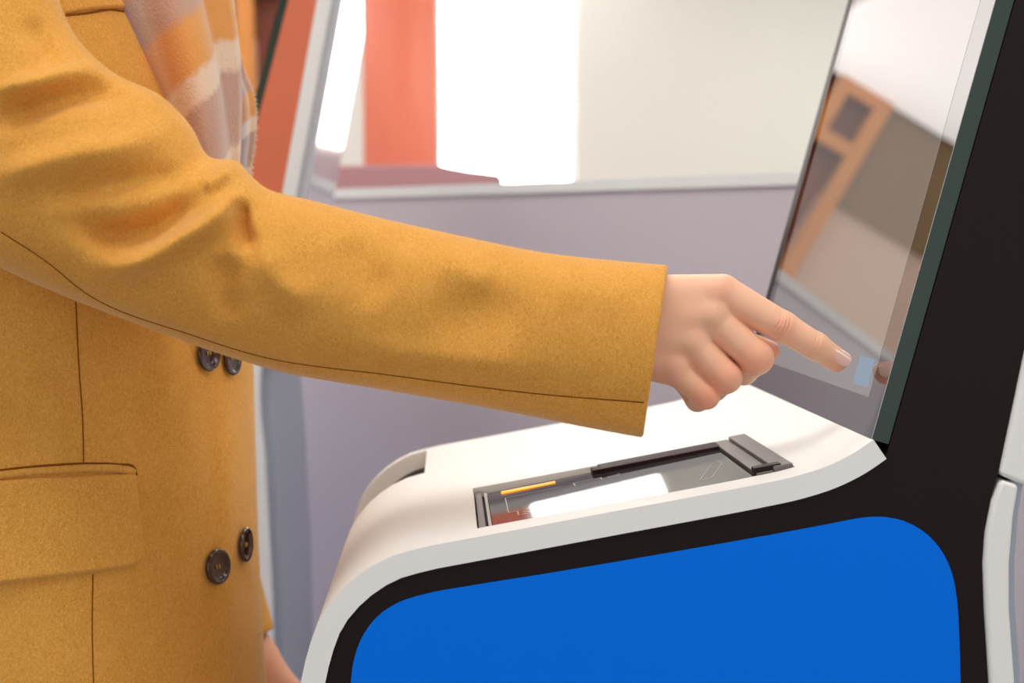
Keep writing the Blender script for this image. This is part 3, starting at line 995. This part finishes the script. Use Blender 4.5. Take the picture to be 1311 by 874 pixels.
# rolled front edge of the open coat
seam(BODY_T, [(150, -70), (188, 0), (216, 50), (243, 100), (264, 150), (281, 200)][0:6] if False else [(146, -70), (183, 0), (211, 50), (238, 100), (260, 150), (279, 203)], coat, 'front_edge', 0.0022, M['wool'], -0.0005)


def button(u, v, tree, rad=0.0138):
    p, n = onto(tree, u, v)
    n = Vector(n).normalized()
    prof = [(0, 0.0016), (0.5, 0.0017), (0.66, 0.0021), (0.76, 0.0034), (0.86, 0.0041), (0.95, 0.0037), (1.0, 0.0026), (0.98, 0.0012), (0.8, 0.0)]
    q = n.to_track_quat('Z', 'Y').to_matrix()
    seg = 40
    V = [np.array(p)]
    V[0] = np.array(Vector(p) + q @ Vector((0, 0, prof[0][1] + 0.0012)))
    for r_, h_ in prof[1:]:
        for k in range(seg):
            a_ = 2 * math.pi * k / seg
            V.append(np.array(Vector(p) + q @ Vector((rad * r_ * math.cos(a_), rad * r_ * math.sin(a_), h_ + 0.0012))))
    F = [(0, 1 + k, 1 + (k + 1) % seg) for k in range(seg)]
    for r_ in range(len(prof) - 2):
        for k in range(seg):
            F.append((1 + r_ * seg + k, 1 + (r_ + 1) * seg + k, 1 + (r_ + 1) * seg + (k + 1) % seg, 1 + r_ * seg + (k + 1) % seg))
    b = fixn(obj('button', V, F, M['button_horn'], coat, smooth=True))
    for dx in (-1, 1):
        s0 = Vector(p) + q @ Vector((dx * 0.0016, -0.0016, 0.0030)); s1 = Vector(p) + q @ Vector((dx * 0.0016, 0.0016, 0.0030))
        mid = (s0 + s1) / 2 + n * 0.0006
        tube('button_stitch', [np.array(s0), np.array(mid), np.array(s1)], 0.0006, M['thread'], coat, 6)
    return b


for u, v in ((275, 725), (310, 697), (263, 452), (293, 458)):
    button(u, v, BODY_T)

# ------------------------------------------------------------------ scarf
def plaid():
    m = bpy.data.materials.new('plaid_wool')
    m.use_nodes = True
    nt = m.node_tree
    b = nt.nodes['Principled BSDF']
    b.inputs['Roughness'].default_value = 0.95; b.inputs['Specular IOR Level'].default_value = 0.05
    b.inputs['Sheen Weight'].default_value = 0.4
    tc = nt.nodes.new('ShaderNodeTexCoord'); uv = nt.nodes.new('ShaderNodeSeparateXYZ')
    n = nt.nodes.new('ShaderNodeTexNoise'); n.inputs['Scale'].default_value = 220; n.inputs['Detail'].default_value = 3
    nt.links.new(tc.outputs['Object'], n.inputs['Vector'])
    at2 = nt.nodes.new('ShaderNodeAttribute'); at2.attribute_name = 'weave'
    nt.links.new(at2.outputs['Vector'], uv.inputs[0])
    def ramp(stops):
        r = nt.nodes.new('ShaderNodeValToRGB')
        e = r.color_ramp.elements
        e[0].position = stops[0][0]; e[0].color = lin(*stops[0][1])
        e[1].position = stops[-1][0]; e[1].color = lin(*stops[-1][1])
        for p_, c_ in stops[1:-1]:
            x = e.new(p_); x.color = lin(*c_)
        return r
    jit = nt.nodes.new('ShaderNodeMath'); jit.operation = 'MULTIPLY_ADD'; jit.inputs[1].default_value = 0.03
    nt.links.new(n.outputs['Fac'], jit.inputs[0]); nt.links.new(uv.outputs[1], jit.inputs[2])
    jit2 = nt.nodes.new('ShaderNodeMath'); jit2.operation = 'MULTIPLY_ADD'; jit2.inputs[1].default_value = 0.03
    nt.links.new(n.outputs['Fac'], jit2.inputs[0]); nt.links.new(uv.outputs[0], jit2.inputs[2])
    tan, lil, wht = (226, 160, 92), (178, 160, 166), (236, 226, 214)
    r1 = ramp([(0.0, tan), (0.34, tan), (0.37, lil), (0.47, lil), (0.50, tan), (0.62, tan), (0.64, wht), (0.70, wht), (0.72, lil), (0.90, lil), (0.92, wht), (1.0, tan)])
    r2 = ramp([(0.0, tan), (0.45, tan), (0.50, wht), (0.56, lil), (0.72, lil), (0.76, tan), (1.0, tan)])
    nt.links.new(jit.outputs[0], r1.inputs[0]); nt.links.new(jit2.outputs[0], r2.inputs[0])
    mx = nt.nodes.new('ShaderNodeMix'); mx.data_type = 'RGBA'; mx.inputs[0].default_value = 0.38
    nt.links.new(r1.outputs[0], mx.inputs[6]); nt.links.new(r2.outputs[0], mx.inputs[7])
    nt.links.new(mx.outputs[2], b.inputs['Base Color'])
    bp = nt.nodes.new('ShaderNodeBump'); bp.inputs['Strength'].default_value = 0.6; bp.inputs['Distance'].default_value = 0.001
    n3 = nt.nodes.new('ShaderNodeTexNoise'); n3.inputs['Scale'].default_value = 500
    nt.links.new(tc.outputs['Object'], n3.inputs['Vector'])
    nt.links.new(n3.outputs['Fac'], bp.inputs['Height']); nt.links.new(bp.outputs[0], b.inputs['Normal'])
    return m


M['plaid'] = plaid()


def scarf_fall(name, edge_px, wide_px, Y, hd, folds, parent, shift=0.0):
    n, m_ = 110, 96
    e = catmull(edge_px, n)
    wd = np.interp(np.linspace(0, 1, n), np.linspace(0, 1, len(wide_px)), wide_px)
    a = np.linspace(0, 2 * np.pi, m_, endpoint=False)
    V = np.zeros((n, m_, 3)); W = np.zeros((n, m_, 3))
    for i in range(n):
        cu = e[i, 0] - wd[i] / 2
        rad = 1 + sum(am * np.cos(k * a + ph + 2.2 * i / n * dr) for k, am, ph, dr in folds)
        u = cu + wd[i] / 2 * np.cos(a) * np.where(np.cos(a) > 0.9, 1, rad)
        yy = Y - hd * np.sin(a) * rad
        V[i] = atn(u, np.full(m_, e[i, 1]), yy)
        W[i, :, 0] = (a / (2 * np.pi) * 1.6 + shift) % 1.0
        W[i, :, 1] = np.clip(i / (n - 1) + 0.12 * np.cos(a) - 0.06, 0, 1)
    F = gridfaces(n, m_) + [list(range(m_))[::-1], [(n - 1) * m_ + i for i in range(m_)]]
    o = obj(name, V.reshape(-1, 3), F, M['plaid'], parent, smooth=True)
    at3 = o.data.attributes.new('weave', 'FLOAT_VECTOR', 'POINT')
    at3.data.foreach_set('vector', W.reshape(-1).astype(np.float32))
    return fixn(o)


scarf = scarf_fall('scarf', [(215, -200), (262, -120), (284, -60), (298, 0), (305, 45), (309, 90), (310, 140), (308, 200), (304, 260)], [140, 200, 195, 190, 180, 160, 135, 110, 95], 1.135, 0.062,
                   [(3, 0.13, 0.4, 1.4), (5, 0.10, 1.2, -0.9), (2, 0.07, 0.0, 1.5)], PERSON)
scarf['label'] = 'tan, white and lilac plaid scarf'
EDGE = [(300, 20), (306, 60), (314, 92), (326, 122), (329, 150), (327, 180), (323, 210), (321, 250)]
fall = scarf_fall('scarf_end', EDGE, [60, 66, 70, 74, 72, 66, 60, 60], 1.185, 0.022, [(2, 0.1, 0.3, 1.0), (7, 0.06, 0.0, 0.5)], scarf, 0.3)
# the part of the scarf wound round the neck
nl, nm = 120, 40
tl_ = np.linspace(0, 2 * np.pi, nl, endpoint=False); am_ = np.linspace(0, 2 * np.pi, nm, endpoint=False)
LV_ = np.zeros((nl, nm, 3)); LW_ = np.zeros((nl, nm, 3))
for i_, t_ in enumerate(tl_):
    cdir = np.array([math.cos(t_), math.sin(t_), 0])
    cc = np.array([-0.318, PY, 1.385]) + cdir * np.array([0.078, 0.082, 0]) + np.array([0, 0, -0.022 * math.cos(t_)])
    r_ = 0.040 * (1 + 0.10 * np.cos(3 * am_ + 1.5 * t_) + 0.06 * math.sin(4 * t_))
    LV_[i_] = cc + (cdir[None] * (np.cos(am_) * r_ * 0.85)[:, None] + np.array([0, 0, 1.0])[None] * (np.sin(am_) * r_)[:, None])
    LW_[i_, :, 0] = am_ / (2 * np.pi); LW_[i_, :, 1] = (t_ / (2 * np.pi) * 2) % 1
lf2 = gridfaces(nl, nm) + [((nl - 1) * nm + c, (nl - 1) * nm + (c + 1) % nm, (c + 1) % nm, c) for c in range(nm)]
lo_ = obj('scarf_loop', LV_.reshape(-1, 3), lf2, M['plaid'], scarf, smooth=True)
lo_.data.attributes.new('weave', 'FLOAT_VECTOR', 'POINT').data.foreach_set('vector', LW_.reshape(-1).astype(np.float32))
fixn(lo_)
rng = np.random.default_rng(4)
FV = []; FF = []
for q in catmull(EDGE, 150):
    for k in range(3):
        b0 = at(q[0] - 3, q[1] + rng.uniform(-1, 1), 1.185 + rng.uniform(-0.008, 0.008))
        tip = b0 + np.array([rng.uniform(0.001, 0.0042), rng.uniform(-0.002, 0.002), rng.uniform(-0.0035, 0.0015)])
        s_ = len(FV)
        for pnt, r_ in ((b0, 0.0006), ((b0 + tip) / 2 + rng.uniform(-0.0005, 0.0005, 3), 0.0005), (tip, 0.00015)):
            for z_ in range(3):
                FV.append(pnt + r_ * np.array([math.sin(z_ * 2.1), math.cos(z_ * 2.1), 0.3 * math.cos(z_ * 2.1)]))
        for lv_ in range(2):
            for z_ in range(3):
                FF.append((s_ + lv_ * 3 + z_, s_ + lv_ * 3 + (z_ + 1) % 3, s_ + lv_ * 3 + 3 + (z_ + 1) % 3, s_ + lv_ * 3 + 3 + z_))
M['fringe'] = mat('fringe_wool', (240, 214, 184), 0.95, vary=0.2, vscale=40)
tag(obj('fringe', FV, FF, M['fringe'], scarf), kind='stuff')

# ------------------------------------------------------------------ trousers and boots
def leg_sdf(P):
    d = None
    for s_ in (-0.085, 0.085):
        c = smin(cone(P, (PX - 0.02, PY + s_ * 0.8, 0.86), (PX, PY + s_, 0.48), 0.078, 0.062), cone(P, (PX, PY + s_, 0.48), (PX - 0.01, PY + s_, 0.16), 0.066, 0.052), 0.02)
        d = c if d is None else smin(d, c, 0.01)
    return d


V, F = nets(leg_sdf, (PX - 0.16, PY - 0.25, 0.06), (PX + 0.16, PY + 0.25, 1.0), 0.008)
obj('trousers', V, F.tolist(), M['trouser'], PERSON, smooth=True)
for s_ in (-0.085, 0.085):
    def boot_sdf(P):
        d = cone(P, (PX - 0.02, PY + s_, 0.22), (PX - 0.02, PY + s_, 0.07), 0.058, 0.045)
        d = smin(d, cone(P, (PX - 0.03, PY + s_, 0.04), (PX + 0.13, PY + s_, 0.032), 0.042, 0.034), 0.04)
        return np.maximum(d, 0.001 - P[..., 2])
    V, F = nets(boot_sdf, (PX - 0.12, PY + s_ - 0.075, -0.01), (PX + 0.19, PY + s_ + 0.075, 0.30), 0.006)
    V[:, 2] = np.maximum(V[:, 2], 0.0)
    obj('boot', V, F.tolist(), M['boot'], PERSON, smooth=True)


# ------------------------------------------------------------------ loose wool fibres
M['fibre'] = mat('pale_wool_fibre', (240, 190, 112), 0.9, spec=0.05, sheen=0.5)
_nt = M['fibre'].node_tree
_tr = _nt.nodes.new('ShaderNodeBsdfTranslucent'); _tr.inputs[0].default_value = lin(250, 214, 150)
_mx = _nt.nodes.new('ShaderNodeMixShader'); _mx.inputs[0].default_value = 0.55
_nt.links.new(_nt.nodes['Principled BSDF'].outputs[0], _mx.inputs[1]); _nt.links.new(_tr.outputs[0], _mx.inputs[2])
_nt.links.new(_mx.outputs[0], _nt.nodes['Material Output'].inputs[0])


def fuzz(o, count, seed, ln, parent, keep=None):
    rg = np.random.default_rng(seed)
    me = o.data
    n = len(me.polygons)
    cen = np.empty(n * 3); me.polygons.foreach_get('center', cen); cen = cen.reshape(-1, 3) + np.array(wloc(o))
    nor = np.empty(n * 3); me.polygons.foreach_get('normal', nor); nor = nor.reshape(-1, 3)
    ar = np.empty(n); me.polygons.foreach_get('area', ar)
    u, v = projn(cen)
    view = cen - CAM
    view /= np.linalg.norm(view, axis=1)[:, None]
    ok = (u > -40) & (u < 1330) & (v > -40) & (v < 910) & ((nor * view).sum(1) < 0.5) & (ar < 1e-4)
    ar = ar * ok
    pick = rg.choice(n, count, p=ar / ar.sum())
    sz = np.sqrt(ar[pick])[:, None]
    nn_ = nor[pick]
    tg = rg.normal(size=(count, 3)); tg -= (tg * nn_).sum(1)[:, None] * nn_; tg /= np.linalg.norm(tg, axis=1)[:, None]
    b_ = cen[pick] + tg * sz * rg.uniform(-0.6, 0.6, (count, 1))
    L_ = ln * rg.uniform(0.4, 1.3, (count, 1))
    t2 = rg.normal(size=(count, 3)); t2 -= (t2 * nn_).sum(1)[:, None] * nn_; t2 /= np.linalg.norm(t2, axis=1)[:, None]
    lift = rg.uniform(0.15, 0.75, (count, 1))
    tip = b_ + (t2 + nn_ * lift) * L_
    sd = np.cross(t2, nn_) * 0.0001
    V = np.stack([b_ - sd - nn_ * 0.0002, b_ + sd - nn_ * 0.0002, tip], 1).reshape(-1, 3)
    F = np.arange(count * 3).reshape(-1, 3).tolist()
    return tag(obj('wool_fuzz', V, F, M['fibre'], parent), kind='stuff')


fuzz(slv, 60000, 3, 0.0018, coat)
fuzz(coat, 40000, 5, 0.0018, coat)
